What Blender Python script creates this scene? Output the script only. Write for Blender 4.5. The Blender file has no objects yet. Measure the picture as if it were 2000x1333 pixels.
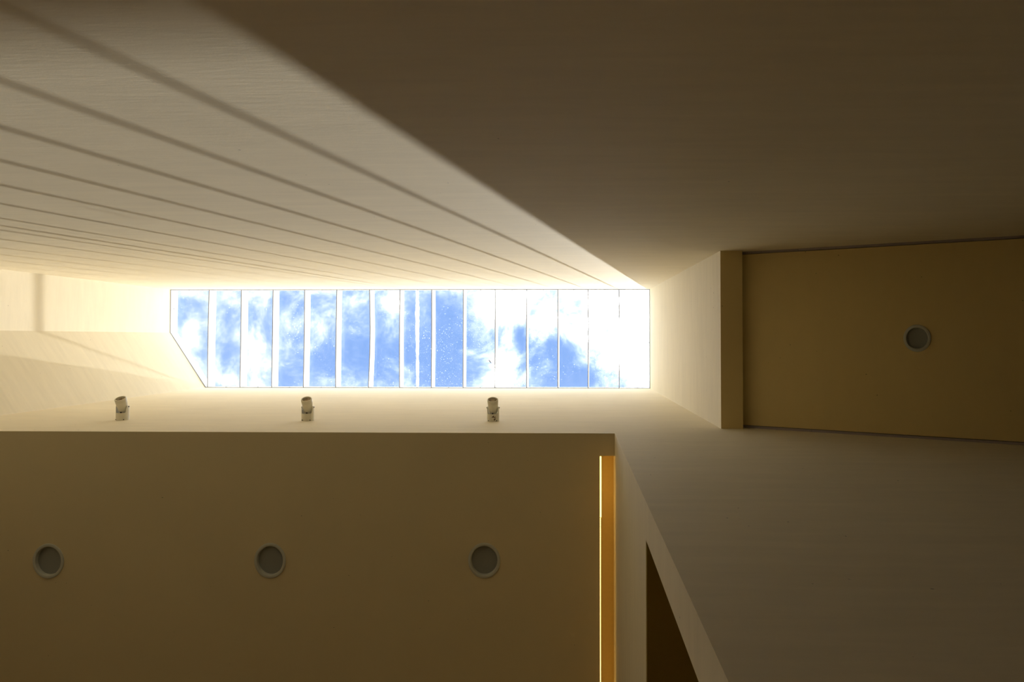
import bpy, bmesh, math, random
from mathutils import Vector, Matrix
random.seed(7)
S = bpy.context.scene
C = S.collection
CAM_Z = 1.0            # camera height above the floor; heights below are given above the floor

# ------------------------------------------------------------------ camera
F_PX = 1400.0
cam_d = bpy.data.cameras.new('camera')
cam = bpy.data.objects.new('camera', cam_d)
C.objects.link(cam)
S.camera = cam
cam_d.sensor_fit = 'HORIZONTAL'
cam_d.sensor_width = 36.0
cam_d.lens = 36.0 * F_PX / 2000.0
cam_d.shift_x = (1000.0 - 1081.0) / 2000.0
cam_d.shift_y = -(666.5 - 630.0) / 2000.0
cam_d.clip_start = 0.02
Fv = Vector((-34 / F_PX, -30 / F_PX, 1)).normalized()
Rv = Vector((1, 0, 0)); Rv = (Rv - Rv.dot(Fv) * Fv).normalized()
Dv = Fv.cross(Rv)
m = Matrix((Rv, -Dv, -Fv)).transposed().to_4x4()
m.translation = Vector((0, 0, CAM_Z))
cam.matrix_world = m

# ------------------------------------------------------------------ view
S.view_settings.view_transform = 'Standard'
S.view_settings.look = 'None'
S.view_settings.exposure = 2.45
S.view_settings.gamma = 1.0
S.view_settings.use_curve_mapping = False

# ------------------------------------------------------------------ sun
sd = bpy.data.lights.new('sun', 'SUN')
sd.energy = 0.86
sd.angle = math.radians(0.53)
sd.color = (1.0, 0.97, 0.91)
sun = bpy.data.objects.new('sun', sd)
C.objects.link(sun)
sun.rotation_euler = Vector((297, 224.5, 1400)).to_track_quat('Z', 'Y').to_euler()
sun.location = (3, 2, 14)

# ------------------------------------------------------------------ sky with clouds
CLOUD = 2.35
w = bpy.data.worlds.new('sky'); S.world = w; w.use_nodes = True
nt = w.node_tree; N = nt.nodes; L = nt.links; N.clear()
def nd(nt, t, **k):
    n = nt.nodes.new(t)
    for a, b in k.items(): setattr(n, a, b)
    return n
def math_(nt, op, a, b=None, c=None, clamp=False):
    n = nt.nodes.new('ShaderNodeMath'); n.operation = op; n.use_clamp = clamp
    for i, v in enumerate((a, b, c)):
        if v is None: continue
        if isinstance(v, (int, float)): n.inputs[i].default_value = v
        else: nt.links.new(v, n.inputs[i])
    return n.outputs[0]
tc = nd(nt, 'ShaderNodeTexCoord')
sep = nd(nt, 'ShaderNodeSeparateXYZ'); L.new(tc.outputs['Generated'], sep.inputs[0])
zc = math_(nt, 'MAXIMUM', sep.outputs[2], 0.06)
px = math_(nt, 'DIVIDE', sep.outputs[0], zc)
py = math_(nt, 'DIVIDE', sep.outputs[1], zc)
com = nd(nt, 'ShaderNodeCombineXYZ'); L.new(px, com.inputs[0]); L.new(py, com.inputs[1])
def noise(nt, vec, scale, detail=8, rough=0.6, dist=0.0, off=(0, 0, 0), sc=(1, 1, 1)):
    mp = nd(nt, 'ShaderNodeMapping'); mp.inputs['Location'].default_value = off; mp.inputs['Scale'].default_value = sc
    nt.links.new(vec, mp.inputs[0])
    n = nd(nt, 'ShaderNodeTexNoise'); n.inputs['Scale'].default_value = scale
    n.inputs['Detail'].default_value = detail; n.inputs['Roughness'].default_value = rough
    n.inputs['Distortion'].default_value = dist
    nt.links.new(mp.outputs[0], n.inputs['Vector'])
    return n.outputs['Fac']
def blob(cx, cy, rx, ry, amp):      # a cloud bank: centre and radii in tangent of angle from the zenith
    dx = math_(nt, 'DIVIDE', math_(nt, 'SUBTRACT', px, cx), rx)
    dy = math_(nt, 'DIVIDE', math_(nt, 'SUBTRACT', py, cy), ry)
    r = math_(nt, 'ADD', math_(nt, 'MULTIPLY', dx, dx), math_(nt, 'MULTIPLY', dy, dy))
    e = math_(nt, 'POWER', 2.718, math_(nt, 'MULTIPLY', r, -1.0))
    return math_(nt, 'MULTIPLY', e, amp)
n1 = noise(nt, com.outputs[0], 13.0, 12, 0.68, 0.35, (3.1, 1.7, 0))
n2 = noise(nt, com.outputs[0], 2.2, 4, 0.5, 0.0, (7.3, 2.2, 0))
def P(x, y): return (x - 1115) / 1400.0, (y - 660) / 1400.0
dens = math_(nt, 'ADD', math_(nt, 'MULTIPLY', math_(nt, 'SUBTRACT', n1, 0.5), 4.4), math_(nt, 'MULTIPLY', math_(nt, 'SUBTRACT', n2, 0.5), 0.9))
dens = math_(nt, 'ADD', dens, 0.36)
for (x, y, rx, ry, a) in [(690, 665, 420, 190, -.36), (1060, 700, 150, 130, -.22),
                          (985, 610, 90, 60, .75), (1110, 600, 90, 50, .25), (1245, 640, 60, 110, .75), (975, 735, 26, 40, .8), (1175, 650, 40, 60, .3),
                          (1020, 655, 16, 30, -.75), (1040, 610, 14, 16, -.4), (1110, 745, 60, 24, -.75), (1105, 690, 30, 18, -.3), (1130, 590, 12, 14, -.35), (1190, 735, 30, 14, -.25),
                          (872, 690, 40, 110, -.85), (810, 700, 60, 100, -.35), (765, 590, 24, 24, .7), (620, 645, 18, 30, .4), (580, 600, 32, 26, -.5), (690, 700, 60, 60, -.2), (670, 600, 50, 40, -.3),
                          (495, 650, 42, 90, .35), (360, 655, 14, 40, .9), (345, 572, 20, 8, .6), (430, 742, 24, 16, .5), (440, 690, 20, 40, -.4), (540, 590, 26, 22, -.3), (550, 700, 24, 50, -.25)]:
    cx, cy = P(x, y)
    dens = math_(nt, 'ADD', dens, blob(cx, cy, rx / 1400.0, ry / 1400.0, a))
cov = nd(nt, 'ShaderNodeMapRange', interpolation_type='SMOOTHSTEP')
L.new(dens, cov.inputs[0]); cov.inputs[1].default_value = -0.50; cov.inputs[2].default_value = 1.10
ramp = nd(nt, 'ShaderNodeValToRGB')
L.new(cov.outputs[0], ramp.inputs[0])
ramp.color_ramp.interpolation = 'LINEAR'
cr = ramp.color_ramp
cr.elements[0].position = 0.0; cr.elements[0].color = (0.036, 0.076, 0.172, 1)
cr.elements[1].position = 1.0; cr.elements[1].color = (CLOUD * 0.95, CLOUD * 0.99, CLOUD * 1.05, 1)
e = cr.elements.new(0.26); e.color = (0.064, 0.099, 0.181, 1)
e = cr.elements.new(0.56); e.color = (0.115, 0.141, 0.188, 1)
e = cr.elements.new(0.80); e.color = (0.175, 0.185, 0.20, 1)
bg = nd(nt, 'ShaderNodeBackground'); bg.inputs[1].default_value = 1.0
# the sky brightens smoothly towards the sun, most of all where there is cloud
SUNV = Vector((297, 224.5, 1400)).normalized()
dt = nd(nt, 'ShaderNodeVectorMath', operation='DOT_PRODUCT'); L.new(tc.outputs['Generated'], dt.inputs[0]); dt.inputs[1].default_value = SUNV
ds = math_(nt, 'MAXIMUM', dt.outputs['Value'], 0.0)
glow = math_(nt, 'MULTIPLY', math_(nt, 'POWER', ds, 4.0), math_(nt, 'MULTIPLY', cov.outputs[0], 1.0))
bg.inputs[1].default_value = 1.0
L.new(math_(nt, 'ADD', glow, 1.0), bg.inputs[1])
hz = math_(nt, 'POWER', math_(nt, 'SUBTRACT', 1.0, math_(nt, 'MAXIMUM', sep.outputs[2], 0.0)), 2.5)   # pale haze thickening towards the horizon
hc = nd(nt, 'ShaderNodeMix', data_type='RGBA'); hc.inputs[7].default_value = (1.6, 1.7, 1.8, 1)
L.new(hz, hc.inputs[0]); L.new(ramp.outputs[0], hc.inputs[6])
L.new(hc.outputs[2], bg.inputs[0])
wo = nd(nt, 'ShaderNodeOutputWorld'); L.new(bg.outputs[0], wo.inputs[0])

# ------------------------------------------------------------------ materials
def mat(name):
    m = bpy.data.materials.new(name); m.use_nodes = True
    return m, m.node_tree, m.node_tree.nodes['Principled BSDF']
def plaster(name, col, bump=0.0012, streak=1.0, rough=0.75, specks=True):
    m, nt, b = mat(name)
    tc = nd(nt, 'ShaderNodeTexCoord'); v = tc.outputs['Object']
    st = noise(nt, v, 3.0, 6, 0.6, 0.2, (1, 2, 3), (1.0, 1.0, 7.0))       # long trowel strokes running along the wall
    bl = noise(nt, v, 1.1, 3, 0.5, 0.0, (5, 2, 1))
    fine = noise(nt, v, 180.0, 4, 0.7)
    mid = noise(nt, v, 14.0, 5, 0.6, 0.0, (0, 0, 0), (1, 1, 5))
    f = math_(nt, 'ADD', math_(nt, 'MULTIPLY', math_(nt, 'SUBTRACT', st, 0.5), 0.16 * streak), math_(nt, 'MULTIPLY', math_(nt, 'SUBTRACT', bl, 0.5), 0.10 * streak))
    f = math_(nt, 'ADD', f, 1.0)
    if specks:
        sp = noise(nt, v, 75.0, 0, 0.5, 0.0, (9, 4, 2))
        s = nd(nt, 'ShaderNodeMapRange'); nt.links.new(sp, s.inputs[0])
        s.inputs[1].default_value = 0.09; s.inputs[2].default_value = 0.12; s.inputs[3].default_value = 0.45; s.inputs[4].default_value = 1.0
        f = math_(nt, 'MULTIPLY', f, s.outputs[0])
    mx = nd(nt, 'ShaderNodeVectorMath', operation='SCALE'); mx.inputs[0].default_value = col
    nt.links.new(f, mx.inputs['Scale']); nt.links.new(mx.outputs[0], b.inputs['Base Color'])
    b.inputs['Roughness'].default_value = rough
    b.inputs['Specular IOR Level'].default_value = 0.25
    h = math_(nt, 'ADD', math_(nt, 'MULTIPLY', fine, 0.25), mid)
    bp = nd(nt, 'ShaderNodeBump'); bp.inputs['Strength'].default_value = 0.2; bp.inputs['Distance'].default_value = bump * 2
    nt.links.new(h, bp.inputs['Height']); nt.links.new(bp.outputs[0], b.inputs['Normal'])
    return m
def simple(name, col, rough=0.4, metal=0.0, spec=0.5, nscale=60, namp=0.06):
    m, nt, b = mat(name)
    tc = nd(nt, 'ShaderNodeTexCoord')
    n = noise(nt, tc.outputs['Object'], nscale, 4, 0.6)
    f = math_(nt, 'ADD', math_(nt, 'MULTIPLY', math_(nt, 'SUBTRACT', n, 0.5), namp * 2), 1.0)
    mx = nd(nt, 'ShaderNodeVectorMath', operation='SCALE'); mx.inputs[0].default_value = col
    nt.links.new(f, mx.inputs['Scale']); nt.links.new(mx.outputs[0], b.inputs['Base Color'])
    b.inputs['Roughness'].default_value = rough; b.inputs['Metallic'].default_value = metal
    b.inputs['Specular IOR Level'].default_value = spec
    return m
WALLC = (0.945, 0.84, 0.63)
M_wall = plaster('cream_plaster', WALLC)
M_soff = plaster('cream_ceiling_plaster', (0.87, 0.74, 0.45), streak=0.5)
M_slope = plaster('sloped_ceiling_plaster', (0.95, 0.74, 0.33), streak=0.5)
M_frame = simple('white_frame_paint', (0.88, 0.89, 0.88), 0.35)
M_seal = simple('grey_seal', (0.34, 0.33, 0.32), 0.7)
M_chan = simple('grey_channel', (0.50, 0.42, 0.40), 0.6)
M_black = simple('dark_gap', (0.015, 0.013, 0.012), 0.8)
M_spot = simple('cream_spotlight_metal', (0.86, 0.80, 0.63), 0.35)
M_yoke = simple('pale_bracket_metal', (0.80, 0.80, 0.76), 0.3, 0.3)
M_screw = simple('dark_screw', (0.06, 0.05, 0.045), 0.5, 0.4)
M_steel = simple('reflector_metal', (0.80, 0.72, 0.62), 0.18, 0.9)
M_rust = simple('rust_stain', (0.16, 0.085, 0.03), 0.9)
M_rim = simple('downlight_rim_plastic', (0.66, 0.66, 0.56), 0.45)
M_diff = simple('downlight_diffuser', (0.36, 0.37, 0.33), 0.5)  # white plastic diffuser, its shade put into the grey
M_gold = simple('glow_tinted_recess', (0.74, 0.55, 0.22), 0.6)  # golden light of the strip tinted into the surface colour
M_silicone = bpy.data.materials.new('white_silicone'); M_silicone.use_nodes = True
_t = M_silicone.node_tree; _b = _t.nodes['Principled BSDF']; _b.inputs['Base Color'].default_value = (.9, .9, .9, 1)
_r = nd(_t, 'ShaderNodeBsdfTranslucent'); _r.inputs[0].default_value = (.95, .95, .95, 1)
_m = nd(_t, 'ShaderNodeMixShader'); _m.inputs[0].default_value = .85
_t.links.new(_b.outputs[0], _m.inputs[1]); _t.links.new(_r.outputs[0], _m.inputs[2]); _t.links.new(_m.outputs[0], _t.nodes['Material Output'].inputs[0])
M_tape = simple('led_tape', (0.9, 0.85, 0.7), 0.5)
M_dark = simple('doorway_shade', (0.48, 0.34, 0.07), 0.8)  # shade inside the doorway put into a dark base colour

def floor_mat():
    m, nt, b = mat('warm_stone_floor')
    tc = nd(nt, 'ShaderNodeTexCoord')
    n = noise(nt, tc.outputs['Object'], 4, 6, 0.6)
    r = nd(nt, 'ShaderNodeValToRGB'); nt.links.new(n, r.inputs[0])
    r.color_ramp.elements[0].position = .35; r.color_ramp.elements[0].color = (0.64, 0.40, 0.15, 1)
    r.color_ramp.elements[1].position = .65; r.color_ramp.elements[1].color = (0.74, 0.48, 0.19, 1)
    nt.links.new(r.outputs[0], b.inputs['Base Color']); b.inputs['Roughness'].default_value = 0.45
    return m
M_floor = floor_mat()

def emis(name, col, st):
    m = bpy.data.materials.new(name); m.use_nodes = True; nt = m.node_tree; nt.nodes.clear()
    e = nd(nt, 'ShaderNodeEmission'); e.inputs[0].default_value = (*col, 1); e.inputs[1].default_value = st
    o = nd(nt, 'ShaderNodeOutputMaterial'); nt.links.new(e.outputs[0], o.inputs[0])
    return m
M_led = emis('warm_led', (1.0, 0.62, 0.16), 0.85)

def glass_mat():        # thin weathered glass: clear, a little gloss, dust film and droppings
    m = bpy.data.materials.new('dusty_glass'); m.use_nodes = True; nt = m.node_tree; nt.nodes.clear()
    tc = nd(nt, 'ShaderNodeTexCoord'); v = tc.outputs['Object']
    tr = nd(nt, 'ShaderNodeBsdfTransparent'); tr.inputs[0].default_value = (0.985, 0.99, 0.99, 1)
    gl = nd(nt, 'ShaderNodeBsdfGlossy'); gl.inputs['Roughness'].default_value = 0.02
    m1 = nd(nt, 'ShaderNodeMixShader'); m1.inputs[0].default_value = 0.03
    nt.links.new(tr.outputs[0], m1.inputs[1]); nt.links.new(gl.outputs[0], m1.inputs[2])
    df = nd(nt, 'ShaderNodeBsdfTranslucent'); df.inputs[0].default_value = (0.9, 0.9, 0.88, 1)
    a = noise(nt, v, 110.0, 3, 0.6, 0.8, (0, 0, 0))
    g = noise(nt, v, 2.6, 2, 0.5, 0.0, (4.4, 0, 0))
    sp = nd(nt, 'ShaderNodeMapRange'); nt.links.new(a, sp.inputs[0]); sp.inputs[1].default_value = 0.66; sp.inputs[2].default_value = 0.72
    sp.inputs[4].default_value = 0.8
    gm = nd(nt, 'ShaderNodeMapRange'); nt.links.new(g, gm.inputs[0]); gm.inputs[1].default_value = 0.40; gm.inputs[2].default_value = 0.58
    film = noise(nt, v, 5, 5, 0.6, 0.5, (2, 2, 0), (3, 1, 1))
    fac = math_(nt, 'ADD', math_(nt, 'MULTIPLY', sp.outputs[0], gm.outputs[0]), math_(nt, 'MULTIPLY_ADD', film, 0.018, 0.007))
    m2 = nd(nt, 'ShaderNodeMixShader'); nt.links.new(fac, m2.inputs[0])
    nt.links.new(m1.outputs[0], m2.inputs[1]); nt.links.new(df.outputs[0], m2.inputs[2])
    o = nd(nt, 'ShaderNodeOutputMaterial'); nt.links.new(m2.outputs[0], o.inputs[0])
    return m
M_glass = glass_mat()

# ------------------------------------------------------------------ helpers
def link(name, bm, mt, parent=None, smooth=False):
    bmesh.ops.recalc_face_normals(bm, faces=bm.faces)
    me = bpy.data.meshes.new(name); bm.to_mesh(me); bm.free()
    me.materials.append(mt)
    if smooth:
        for p in me.polygons: p.use_smooth = True
        try: me.set_sharp_from_angle(angle=math.radians(40))
        except Exception: pass
    o = bpy.data.objects.new(name, me); C.objects.link(o)
    if parent: o.parent = parent
    return o
def prism(bm, pts, axis, a, b):
    """polygon pts extruded along axis ('x','y','z') from a to b"""
    def mk(p, t):
        return {'x': (t, p[0], p[1]), 'y': (p[0], t, p[1]), 'z': (p[0], p[1], t)}[axis]
    lo = [bm.verts.new(mk(p, a)) for p in pts]; hi = [bm.verts.new(mk(p, b)) for p in pts]
    bm.faces.new(lo); bm.faces.new(hi[::-1])
    n = len(pts)
    for i in range(n): bm.faces.new((lo[i], hi[i], hi[(i + 1) % n], lo[(i + 1) % n]))
def box(bm, x0, x1, y0, y1, z0, z1): prism(bm, [(x0, y0), (x1, y0), (x1, y1), (x0, y1)], 'z', z0, z1)
def lathe(bm, prof, seg=48, mtx=None, closed=False):
    rings = []
    for r, z in prof:
        if r < 1e-6: rings.append([bm.verts.new((0, 0, z))]); continue
        rings.append([bm.verts.new((r * math.cos(2 * math.pi * i / seg), r * math.sin(2 * math.pi * i / seg), z)) for i in range(seg)])
    for A, B in zip(rings, rings[1:]):
        for i in range(seg):
            j = (i + 1) % seg
            if len(A) == 1 and len(B) == 1: continue
            if len(A) == 1: bm.faces.new((A[0], B[i], B[j]))
            elif len(B) == 1: bm.faces.new((A[i], B[0], A[j]))
            else: bm.faces.new((A[i], B[i], B[j], A[j]))
    if mtx is not None: bmesh.ops.transform(bm, matrix=mtx, verts=[v for r in rings for v in r])
def struct(name, bm, mt, label=None, parent=None):
    o = link(name, bm, mt, parent)
    if parent is None:
        o['kind'] = 'structure'
    if label: o['label'] = label
    if parent is None: o['category'] = name.split('_')[0].split('.')[0]
    return o

YT, YL = -0.495, 0.5155          # faces of the two long walls
Z0 = 0.0
ZSK = 7.30 + CAM_Z               # foot of the skylight frame
ZGL = 7.432 + CAM_Z              # glass
ZS = 3.876 + CAM_Z               # soffit
ZB = 4.09 + CAM_Z                # underside of the beam
XW = 0.236                       # face of the doorway wall
YB = 0.636                       # back of the lower long wall / jamb line
XE = 5.2                         # far end of the passage
YE = 4.6                         # back of the room
XL = -4.135

# ------------------------------------------------------------------ structure
bm = bmesh.new(); box(bm, -4.4, XE + .2, YT - .2, YE + .2, -0.15, 0); struct('floor', bm, M_floor, 'warm brown stone floor below the tall white passage')
bm = bmesh.new(); box(bm, -4.4, XE + .2, YT - .2, YT, 0, ZSK)
struct('wall_back', bm, M_wall, 'tall cream wall crossed by slanting sunlight and thin shadow lines')
bm = bmesh.new()
prism(bm, [(-4.4, ZS), (XW, ZS), (XW, 0), (XE, 0), (XE, ZSK), (-4.4, ZSK)], 'y', YL, YB)
wf = struct('wall_front', bm, M_wall, 'cream wall carrying three spotlights, running on below the skylight')
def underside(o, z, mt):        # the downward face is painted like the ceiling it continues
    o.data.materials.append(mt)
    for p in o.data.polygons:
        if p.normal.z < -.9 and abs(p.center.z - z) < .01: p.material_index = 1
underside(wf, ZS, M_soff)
bm = bmesh.new()
box(bm, -4.4, XL, YT, YL, 0, ZSK)
struct('wall_left', bm, M_wall, 'bright cream end wall left of the skylight')
bm = bmesh.new()
prism(bm, [(XL, -0.05), (-3.76, YL), (XL, YL)], 'z', 0, ZSK)
struct('wall_corner', bm, M_wall, 'slanting cream wall cutting the corner beside the skylight')
bm = bmesh.new()
prism(bm, [(0.850, ZB), (0.974, ZB), (0.974, ZSK), (0.803, ZSK)], 'y', YT, YL)
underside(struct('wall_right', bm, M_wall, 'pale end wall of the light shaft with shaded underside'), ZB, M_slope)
# sloped ceiling beyond the beam
SL = -0.5435
def zslope(x): return 4.150 + CAM_Z + SL * (x - 0.98)
bm = bmesh.new()
prism(bm, [(0.984, zslope(.984)), (XE, zslope(XE)), (XE, zslope(XE) + .1), (0.984, zslope(.984) + .1)], 'y', YT + .016, YL - .016)
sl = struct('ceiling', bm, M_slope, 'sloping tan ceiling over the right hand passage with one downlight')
bm = bmesh.new()
prism(bm, [(0.974, zslope(.974) + .1), (XE, zslope(XE) + .1), (XE, zslope(XE) + .25), (0.974, zslope(.974) + .25)], 'y', YT, YL)
struct('ceiling_backing', bm, M_black, None, sl)
# shadow gap channels
tn = 0
for y0, y1, gap0, gap1, xj in [(YT, YT + .0125, 0, 0, 1.263), (YL - .0125, YL, 0, 0, 1.318)]:
    for xa, xb in ((0.990, xj - .0015), (xj + .0015, XE)):
        tn += 1
        bm = bmesh.new()
        prism(bm, [(xa, zslope(xa) + .003), (xb, zslope(xb) + .003), (xb, zslope(xb) + .1), (xa, zslope(xa) + .1)], 'y', y0, y1)
        struct('trim_%d' % tn, bm, M_chan, ['short grey trim strip in the gap above the sloping ceiling', 'long grey trim strip in the gap above the sloping ceiling',
               'short grey trim strip in the gap below the sloping ceiling', 'long grey trim strip in the gap below the sloping ceiling'][tn - 1])
bm = bmesh.new(); box(bm, XE, XE + .2, YT, YE, 0, 8.0); struct('wall_far_right', bm, M_wall)
bm = bmesh.new(); box(bm, -4.4, XE, YE, YE + .2, 0, 5.4); struct('wall_room_end', bm, M_wall)
bm = bmesh.new(); box(bm, -4.4, XL, YL, YE, 0, ZS); struct('wall_room_left', bm, M_wall)
# doorway wall (faces the room)
YD1 = 1.56; ZD = 2.277 + CAM_Z
bm = bmesh.new()
prism(bm, [(YB, ZD), (YD1, ZD), (YD1, 0), (YE, 0), (YE, 5.3), (YB, 5.3)], 'x', XW, XW + .10)
struct('wall_doorway', bm, M_wall, 'cream wall strip with a tall dark doorway')
bm = bmesh.new(); box(bm, XW + .0015, XW + .10, YB, YD1, ZD - .012, ZD)  # added board, keeps the lintel underside as dark as the room behind
struct('trim_5', bm, M_dark, 'added dark board standing for shade under the doorway head')
# dark room behind the doorway
bm = bmesh.new(); box(bm, XW + .10, 3.2, YB, 3.2, ZD - .012, ZD + .1)
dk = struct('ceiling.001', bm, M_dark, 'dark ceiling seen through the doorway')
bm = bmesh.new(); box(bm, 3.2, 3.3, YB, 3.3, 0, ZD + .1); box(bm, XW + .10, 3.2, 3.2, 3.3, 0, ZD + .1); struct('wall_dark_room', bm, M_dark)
# lower ceiling (soffit) with a slot for the light strip
SX0 = 0.1545
bm = bmesh.new()
prism(bm, [(-4.4, YB), (SX0, YB), (SX0, 3.5), (XW, 3.5), (XW, YE), (-4.4, YE)], 'z', ZS, ZS + .12)
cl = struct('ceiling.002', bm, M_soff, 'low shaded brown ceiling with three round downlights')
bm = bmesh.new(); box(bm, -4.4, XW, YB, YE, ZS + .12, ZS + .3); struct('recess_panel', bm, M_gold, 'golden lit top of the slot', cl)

# ------------------------------------------------------------------ skylight
win = bpy.data.objects.new('window_1', None); C.objects.link(win)
win.location = (-1.67, 0, ZSK)
win['kind'] = 'structure'; win['category'] = 'window'
win['label'] = 'long glazed skylight with white bars and one cut corner, open to blue sky'
def wpart(name, bm, mt, parent=win, label=None, smooth=False):
    bmesh.ops.translate(bm, vec=(1.67, 0, -ZSK), verts=bm.verts)
    o = link(name, bm, mt, parent, smooth)
    if label: o['label'] = label
    return o
SKR = 0.803
inner = [(XL + .003, YT + .003), (SKR - .003, YT + .003), (SKR - .003, YL - .003), (-3.7585, YL - .003), (XL + .003, -.0507)]
outer = [(XL - .12, YT - .12), (SKR + .12, YT - .12), (SKR + .12, YL + .12), (-3.82, YL + .12), (XL - .12, .03)]
def ring(bm, A, B, z0, z1):
    n = len(A)
    v = [[bm.verts.new((p[0], p[1], z)) for p in P_] for P_, z in ((A, z0), (A, z1), (B, z1), (B, z0))]
    for k in range(4):
        P_, Q = v[k], v[(k + 1) % 4]
        for i in range(n): bm.faces.new((P_[i], P_[(i + 1) % n], Q[(i + 1) % n], Q[i]))
bm = bmesh.new(); ring(bm, inner, outer, ZSK, ZGL); wpart('frame', bm, M_frame)
def inset(poly, d):
    cx = sum(p[0] for p in poly) / len(poly); out = []
    n = len(poly)
    for i in range(n):
        p0, p1, p2 = Vector(poly[i - 1]), Vector(poly[i]), Vector(poly[(i + 1) % n])
        a = (p1 - p0).normalized(); b = (p2 - p1).normalized()
        na = Vector((-a.y, a.x)); nb = Vector((-b.y, b.x))
        k = (na + nb) / (1 + na.dot(nb)); q = p1 + k * d
        out.append((q.x, q.y))
    return out
bm = bmesh.new(); ring(bm, inset(inner, .0028), inset(inner, -.0029), ZSK - .004, ZSK + .004); wpart('seal', bm, M_seal, label='thin grey seal round the opening')
# glazing bars: tall thin white fins
LN = 0.010
bars = [-3.740, -3.404, -3.074, -2.746, -2.412, -2.074, -1.753, -1.427, -1.102, -0.777, -0.453, -0.135, 0.172, 0.488]
bows = [-.004, .002, .001, .003, -.002, .012, -.003, .002, .001, .003, -.002, .001, .003, .001]
TH = 0.005
for i, (xb, bow) in enumerate(zip(bars, bows)):
    bm = bmesh.new(); n = 10; rows = []
    lean = .006 if i < 6 else 0.0
    for k in range(n + 1):
        t = k / n; y = YT + .004 + (YL - YT - .008) * t
        x = xb + bow * math.sin(math.pi * t) + lean * (1 - t)
        rows.append([bm.verts.new((x + dx, y, z)) for dx, z in ((0, ZSK + .002), (TH, ZSK + .002), (TH + LN, ZGL - .002), (LN, ZGL - .002))])
    for A, B in zip(rows, rows[1:]):
        for j in range(4): bm.faces.new((A[j], A[(j + 1) % 4], B[(j + 1) % 4], B[j]))
    bm.faces.new(rows[0]); bm.faces.new(rows[-1][::-1])
    wpart('glazing_bar', bm, M_frame)
    # dark lower edge strip: thin shaded gasket along the foot of the bar
    g = bmesh.new(); rows = []
    for k in range(n + 1):
        t = k / n; y = YT + .006 + (YL - YT - .012) * t
        x = xb + bow * math.sin(math.pi * t) + lean * (1 - t)
        rows.append([g.verts.new((x + dx, y, z)) for dx, z in ((-.0022, ZSK), (TH + .0012, ZSK), (TH + .0012, ZSK + .0018), (-.0022, ZSK + .0018))])
    for A, B in zip(rows, rows[1:]):
        for j in range(4): g.faces.new((A[j], A[(j + 1) % 4], B[(j + 1) % 4], B[j]))
    g.faces.new(rows[0]); g.faces.new(rows[-1][::-1])
    wpart('bar_gasket', g, M_seal)
# panes
edges = [XL - .05] + [b + LN + TH / 2 for b in bars] + [SKR + .05]
for i in range(15):
    a, b = edges[i] + .0015, edges[i + 1] - .0015
    bm = bmesh.new()
    if i == 0:
        prism(bm, [(a, YT - .05), (b, YT - .05), (b, YL + .05), (b - .02, YL + .05), (a, .02)], 'z', ZGL + .001, ZGL + .009)
    else:
        box(bm, a, b, YT - .05, YL + .05, ZGL + .001, ZGL + .009)
    wpart('glass_pane', bm, M_glass)
# lumpy silicone seam across one pane
bm = bmesh.new(); xs = -1.603; n = 40; rows = []
for k in range(n + 1):
    t = k / n; y = YT - .03 + (YL - YT + .06) * t
    wdt = .012 + .005 * random.random() + .006 * max(0, math.sin(t * 5)); x = xs + random.uniform(-.003, .003) + .006 * t
    rows.append([bm.verts.new((x + dx, y, z)) for dx, z in ((-wdt, ZGL + .0095), (wdt, ZGL + .0095), (wdt * .6, ZGL + .014), (-wdt * .6, ZGL + .014))])
for A, B in zip(rows, rows[1:]):
    for j in range(4): bm.faces.new((A[j], A[(j + 1) % 4], B[(j + 1) % 4], B[j]))
bm.faces.new(rows[0]); bm.faces.new(rows[-1][::-1])
wpart('silicone_seam', bm, M_silicone, label='lumpy white sealant line across one pane')
# a scrap of dry leaf lying on the glass
bm = bmesh.new(); prism(bm, [(-.856, .228), (-.848, .232), (-.826, .262), (-.830, .266), (-.845, .252)], 'z', ZGL + .0093, ZGL + .011)
leaf = link('dry_leaf', bm, simple('dry_leaf_brown', (0.10, 0.07, 0.04), 0.8)); leaf['label'] = 'tiny dark dry leaf scrap lying on the skylight glass'; leaf['category'] = 'leaf'
# small fixing screws on the frame
def screw_bm(x, y, z, axis, r=.005, h=.003):
    bm = bmesh.new()
    q = Vector(axis).to_track_quat('Z', 'Y').to_matrix().to_4x4(); q.translation = (x, y, z)
    lathe(bm, [(0, h), (r * .7, h), (r, h * .4), (r, -h * .3)], 12, q)
    return bm
for i in range(15):
    xm = (edges[i] + edges[i + 1]) / 2
    if i: wpart('frame_screw', screw_bm(xm, YL - .004, ZSK + .03, (0, -1, 0)), M_screw)
    wpart('frame_screw', screw_bm(xm, YT + .004, ZSK + .03, (0, 1, 0)), M_screw)
wpart('frame_screw', screw_bm(XL + .004, -.30, ZSK + .06, (1, 0, 0)), M_screw)
wpart('frame_screw', screw_bm(-3.945, .235, ZSK + .06, (.83, -.55, 0)), M_screw)
wpart('frame_screw', screw_bm(SKR - .004, .05, ZSK + .04, (-1, 0, 0)), M_screw)

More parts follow.
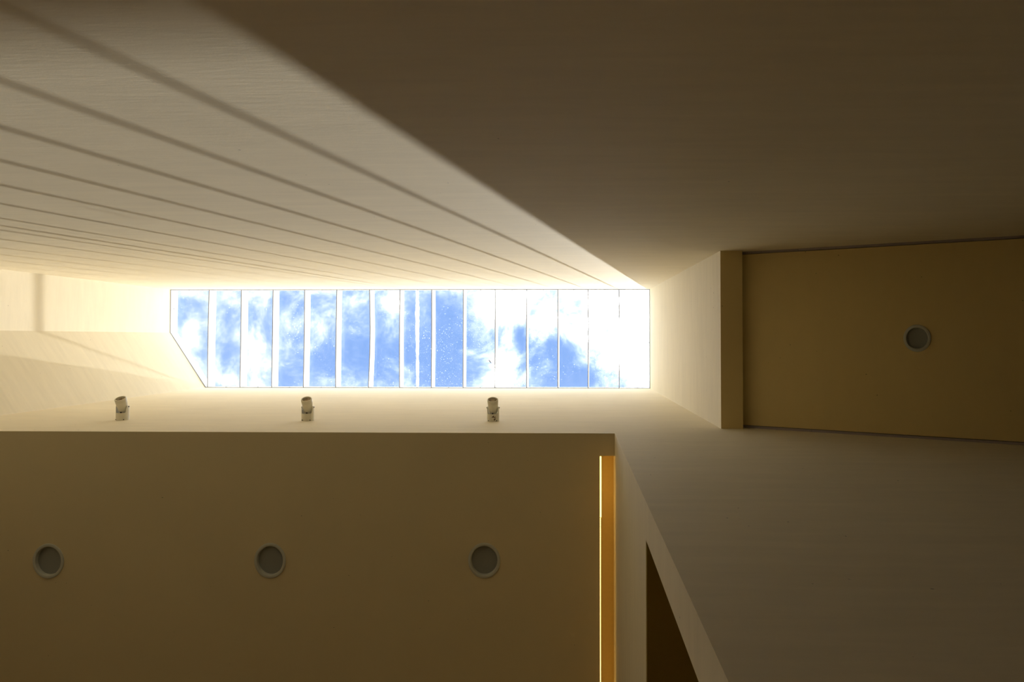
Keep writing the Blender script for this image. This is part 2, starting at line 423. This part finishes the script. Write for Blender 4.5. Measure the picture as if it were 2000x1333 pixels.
# ------------------------------------------------------------------ spotlights on the lower wall
def thing(name, label, cat, loc, group=None):
    o = bpy.data.objects.new(name, None); C.objects.link(o); o.location = loc
    o['label'] = label; o['category'] = cat
    if group: o['group'] = group
    return o
RB = 0.0375
def make_spot():
    """local frame: +Z points away from the wall, wall at z=0; local -Y is down in the room"""
    t = thing('wall_spotlight', '', 'spotlight', (0, 0, 0), 'cream wall spotlights')
    # base cup whose rim is cut down at front and back and rises to two arms
    bm = bmesh.new(); seg = 64; h0 = .046; h1 = .090
    o_, i_ = [], []
    def top(a):
        c = abs(math.cos(a))            # arms on the +-x sides
        s = min(1, max(0, (c - .80) / .14)); s = s * s * (3 - 2 * s)
        return h0 + (h1 - h0) * s
    for R, lst in ((RB, o_), (RB - .003, i_)):
        for k in range(seg):
            a = 2 * math.pi * k / seg
            zz = top(a)
            lst.append((bm.verts.new((R * math.cos(a), R * math.sin(a), 0 if R == RB else .040)), bm.verts.new((R * math.cos(a), R * math.sin(a), zz))))
    for k in range(seg):
        j = (k + 1) % seg
        bm.faces.new((o_[k][0], o_[j][0], o_[j][1], o_[k][1])); bm.faces.new((i_[k][0], i_[k][1], i_[j][1], i_[j][0]))
        bm.faces.new((o_[k][1], o_[j][1], i_[j][1], i_[k][1]))
    bm.faces.new([v[0] for v in o_][::-1])
    base = link('base', bm, M_spot, t, True)
    bm = bmesh.new(); lathe(bm, [(0, .0405), (RB - .0032, .0405), (RB - .0032, .038), (0, .038)], 48); link('base_plate', bm, M_yoke, t, True)
    bm = bmesh.new(); lathe(bm, [(0, .052), (.0045, .052), (.0045, .0405)], 12, Matrix.Translation((0, -.018, 0))); link('cable_gland', bm, M_screw, base)
    for s in (-1, 1):
        q = Vector((s, 0, 0)).to_track_quat('Z', 'Y').to_matrix().to_4x4(); q.translation = (s * RB, 0, .083)
        bm = bmesh.new(); lathe(bm, [(0, .003), (.003, .003), (.0042, .001), (.0042, -.001)], 16, q); link('pivot_screw', bm, M_screw, base)
    for a in (-50, -130, 60, 120):
        a = math.radians(a); d = Vector((math.cos(a), math.sin(a), 0))
        q = d.to_track_quat('Z', 'Y').to_matrix().to_4x4(); q.translation = d * RB + Vector((0, 0, .006))
        bm = bmesh.new(); lathe(bm, [(0, .0022), (.003, .0022), (.003, -.001)], 12, q); link('base_screw', bm, M_screw, base)
    # tilting head
    piv = Matrix.Translation((0, 0, .079)) @ Matrix.Rotation(math.radians(24), 4, 'X')
    RH = .0325
    bm = bmesh.new()
    lathe(bm, [(0, -.036), (.012, -.036), (.024, -.030), (.0275, -.018), (.030, .010), (RH, .036), (RH, .040), (RH - .0012, .0415), (RH - .0012, .0435), (RH + .0008, .045), (RH + .0008, .060),
               (RH - .001, .0625), (RH - .006, .0625), (RH - .006, .044), (RH - .0065, .030)], 48, piv)
    hd = link('lamp_head', bm, M_spot, t, True)
    bm = bmesh.new()
    lathe(bm, [(RH - .0068, .052), (.021, .040), (.014, .028), (.008, .022), (0, .021)], 48, piv)
    link('reflector', bm, M_steel, hd, True)
    bm = bmesh.new(); lathe(bm, [(0, .040), (.005, .039), (.0065, .034), (.0065, .022)], 24, piv); link('bulb', bm, M_tape, hd, True)
    return t
def place_spot(t, x, z, roll=0):
    # local Z -> world -Y, local -Y -> world -Z (down)
    M = Matrix(((1, 0, 0), (0, 0, -1), (0, 1, 0))).to_4x4()
    t.matrix_world = Matrix.Translation((x, YL, z)) @ M @ Matrix.Rotation(math.radians(roll), 4, 'Z')
def copy_tree(o, parent=None):
    c = o.copy(); C.objects.link(c)
    if parent: c.parent = parent
    for ch in list(o.children): copy_tree(ch, c)
    return c
sp = make_spot()
ZP = 4.424 + CAM_Z
sp2, sp3 = copy_tree(sp), copy_tree(sp)
place_spot(sp, -2.800, ZP, 0); place_spot(sp2, -1.633, ZP, 0); place_spot(sp3, -0.480, ZP, 0)
sp['label'] = 'cream wall spotlight furthest left, near the cut corner of the skylight'
sp2['label'] = 'cream wall spotlight in the middle of the row of three'
sp3['label'] = 'cream wall spotlight with rust stains on its base'
# rust stains flaking the base of the third spotlight
bm = bmesh.new()
for a, z, r in [(-80, .034, .0035), (-86, .030, .004), (-78, .028, .003), (-70, .024, .003), (-66, .030, .0028), (-64, .017, .0035), (-70, .012, .004), (-74, .015, .0025), (-60, .026, .002), (-93, .027, .002)]:
    a = math.radians(a); d = Vector((math.cos(a), math.sin(a), 0))
    q = d.to_track_quat('Z', 'Y').to_matrix().to_4x4(); q.translation = d * (RB - .0005) + Vector((0, 0, z))
    lathe(bm, [(0, .0011), (r, .0008), (r, 0)], 9, q)
ro = link('rust_stain', bm, M_rust, [c for c in sp3.children if c.name.startswith('base') and not c.name.startswith('base_plate')][0]); ro['label'] = 'brown rust stains'

# ------------------------------------------------------------------ round downlights
def make_down(ro_, ri_, depth):
    """local -Z is into the room"""
    t = thing('downlight', '', 'downlight', (0, 0, 0), None)
    bm = bmesh.new()
    lathe(bm, [(ro_ * .99, .0), (ro_, -.002), (ro_ * .985, -.0055), (ro_ * .95, -.0065), (ri_ * 1.03, -.0065), (ri_, -.005), (ri_ * .97, depth), (ro_ * .99, depth + .001), (ro_ * .99, 0)], 64)
    link('rim', bm, M_rim, t, True)
    bm = bmesh.new()
    lathe(bm, [(0, depth - .003), (ri_ * .6, depth - .0032), (ri_ * .972, depth - .001), (ri_ * .972, depth + .0008), (0, depth + .0008)], 48)
    link('diffuser', bm, M_diff, t, True)
    for a in (0, 180):
        bm = bmesh.new(); box(bm, -.004, .004, -.0015, .0015, -.0085, -.006)
        bmesh.ops.transform(bm, matrix=Matrix.Rotation(math.radians(a + 35), 4, 'Z') @ Matrix.Translation(((ro_ + ri_) / 2, 0, 0)) , verts=bm.verts)
        link('clip', bm, M_rim, t)
    return t
# the ceilings are cut open where the cans sit
def cut(target, mtx, r):
    bm = bmesh.new(); lathe(bm, [(0, -.02), (r, -.02), (r, .045), (0, .045)], 64, mtx)
    c = link('cutter', bm, M_wall)
    md = target.modifiers.new('hole', 'BOOLEAN'); md.object = c; md.operation = 'DIFFERENCE'; md.solver = 'EXACT'
    bpy.context.view_layer.update()
    dg = bpy.context.evaluated_depsgraph_get()
    me = bpy.data.meshes.new_from_object(target.evaluated_get(dg))
    target.modifiers.clear(); target.data = me
    bpy.data.objects.remove(c)
d1 = make_down(.0865, .0715, .017)
spots = [(-2.853, 1.222), (-1.630, 1.210), (-0.466, 1.200)]
labs = ['round recessed downlight furthest left in the low shaded ceiling', 'round recessed downlight in the middle of the low ceiling row',
        'round recessed downlight in the low ceiling, nearest the glowing slot']
for i, (x, y) in enumerate(spots):
    d = d1 if i == 0 else copy_tree(d1)
    M = Matrix.Translation((x, y, ZS)) @ Matrix.Diagonal((1, 1.10, 1, 1))
    cut(cl, M, .0850)
    d.matrix_world = M; d['label'] = labs[i]; d['group'] = 'downlights in the low ceiling'
d4 = make_down(.0635, .0500, .012)
xq = 1.774
M = Matrix.Translation((xq, 0.002, zslope(xq))) @ Matrix.Rotation(math.atan(-SL), 4, 'Y') @ Matrix.Diagonal((1, 1.10, 1, 1))
cut(sl, M, .0620)
d4.matrix_world = M; d4['label'] = 'single round downlight in the sloping ceiling of the right hand passage'

# ------------------------------------------------------------------ light strip along the slot
t = thing('light_strip', 'glowing warm light strip along the slot in the low ceiling', 'light strip', (SX0, YB, ZS))
def lp(name, bm, mt, label=None):
    bmesh.ops.translate(bm, vec=(-SX0, -YB, -ZS), verts=bm.verts)
    o = link(name, bm, mt, t)
    if label: o['label'] = label
    return o
bm = bmesh.new(); box(bm, SX0, SX0 + .0015, YB + .002, 3.49, ZS + .001, ZS + .012); lp('tape', bm, M_tape)
bm = bmesh.new(); box(bm, SX0 + .0015, SX0 + .0095, YB + .004, YB + .33, ZS + .0015, ZS + .010); lp('glowing_cover', bm, M_led, 'smooth glowing cover at the end of the strip')
bm = bmesh.new(); y = YB + .335
while y < 3.48:
    sh = .0012 * math.sin(y * 3.1)
    box(bm, SX0 + .0015, SX0 + .0068 + sh, y, y + .0062, ZS + .002, ZS + .0085); y += .0095
o = lp('light_bead', bm, M_led, 'tiny glowing beads of the strip'); o['kind'] = 'stuff'
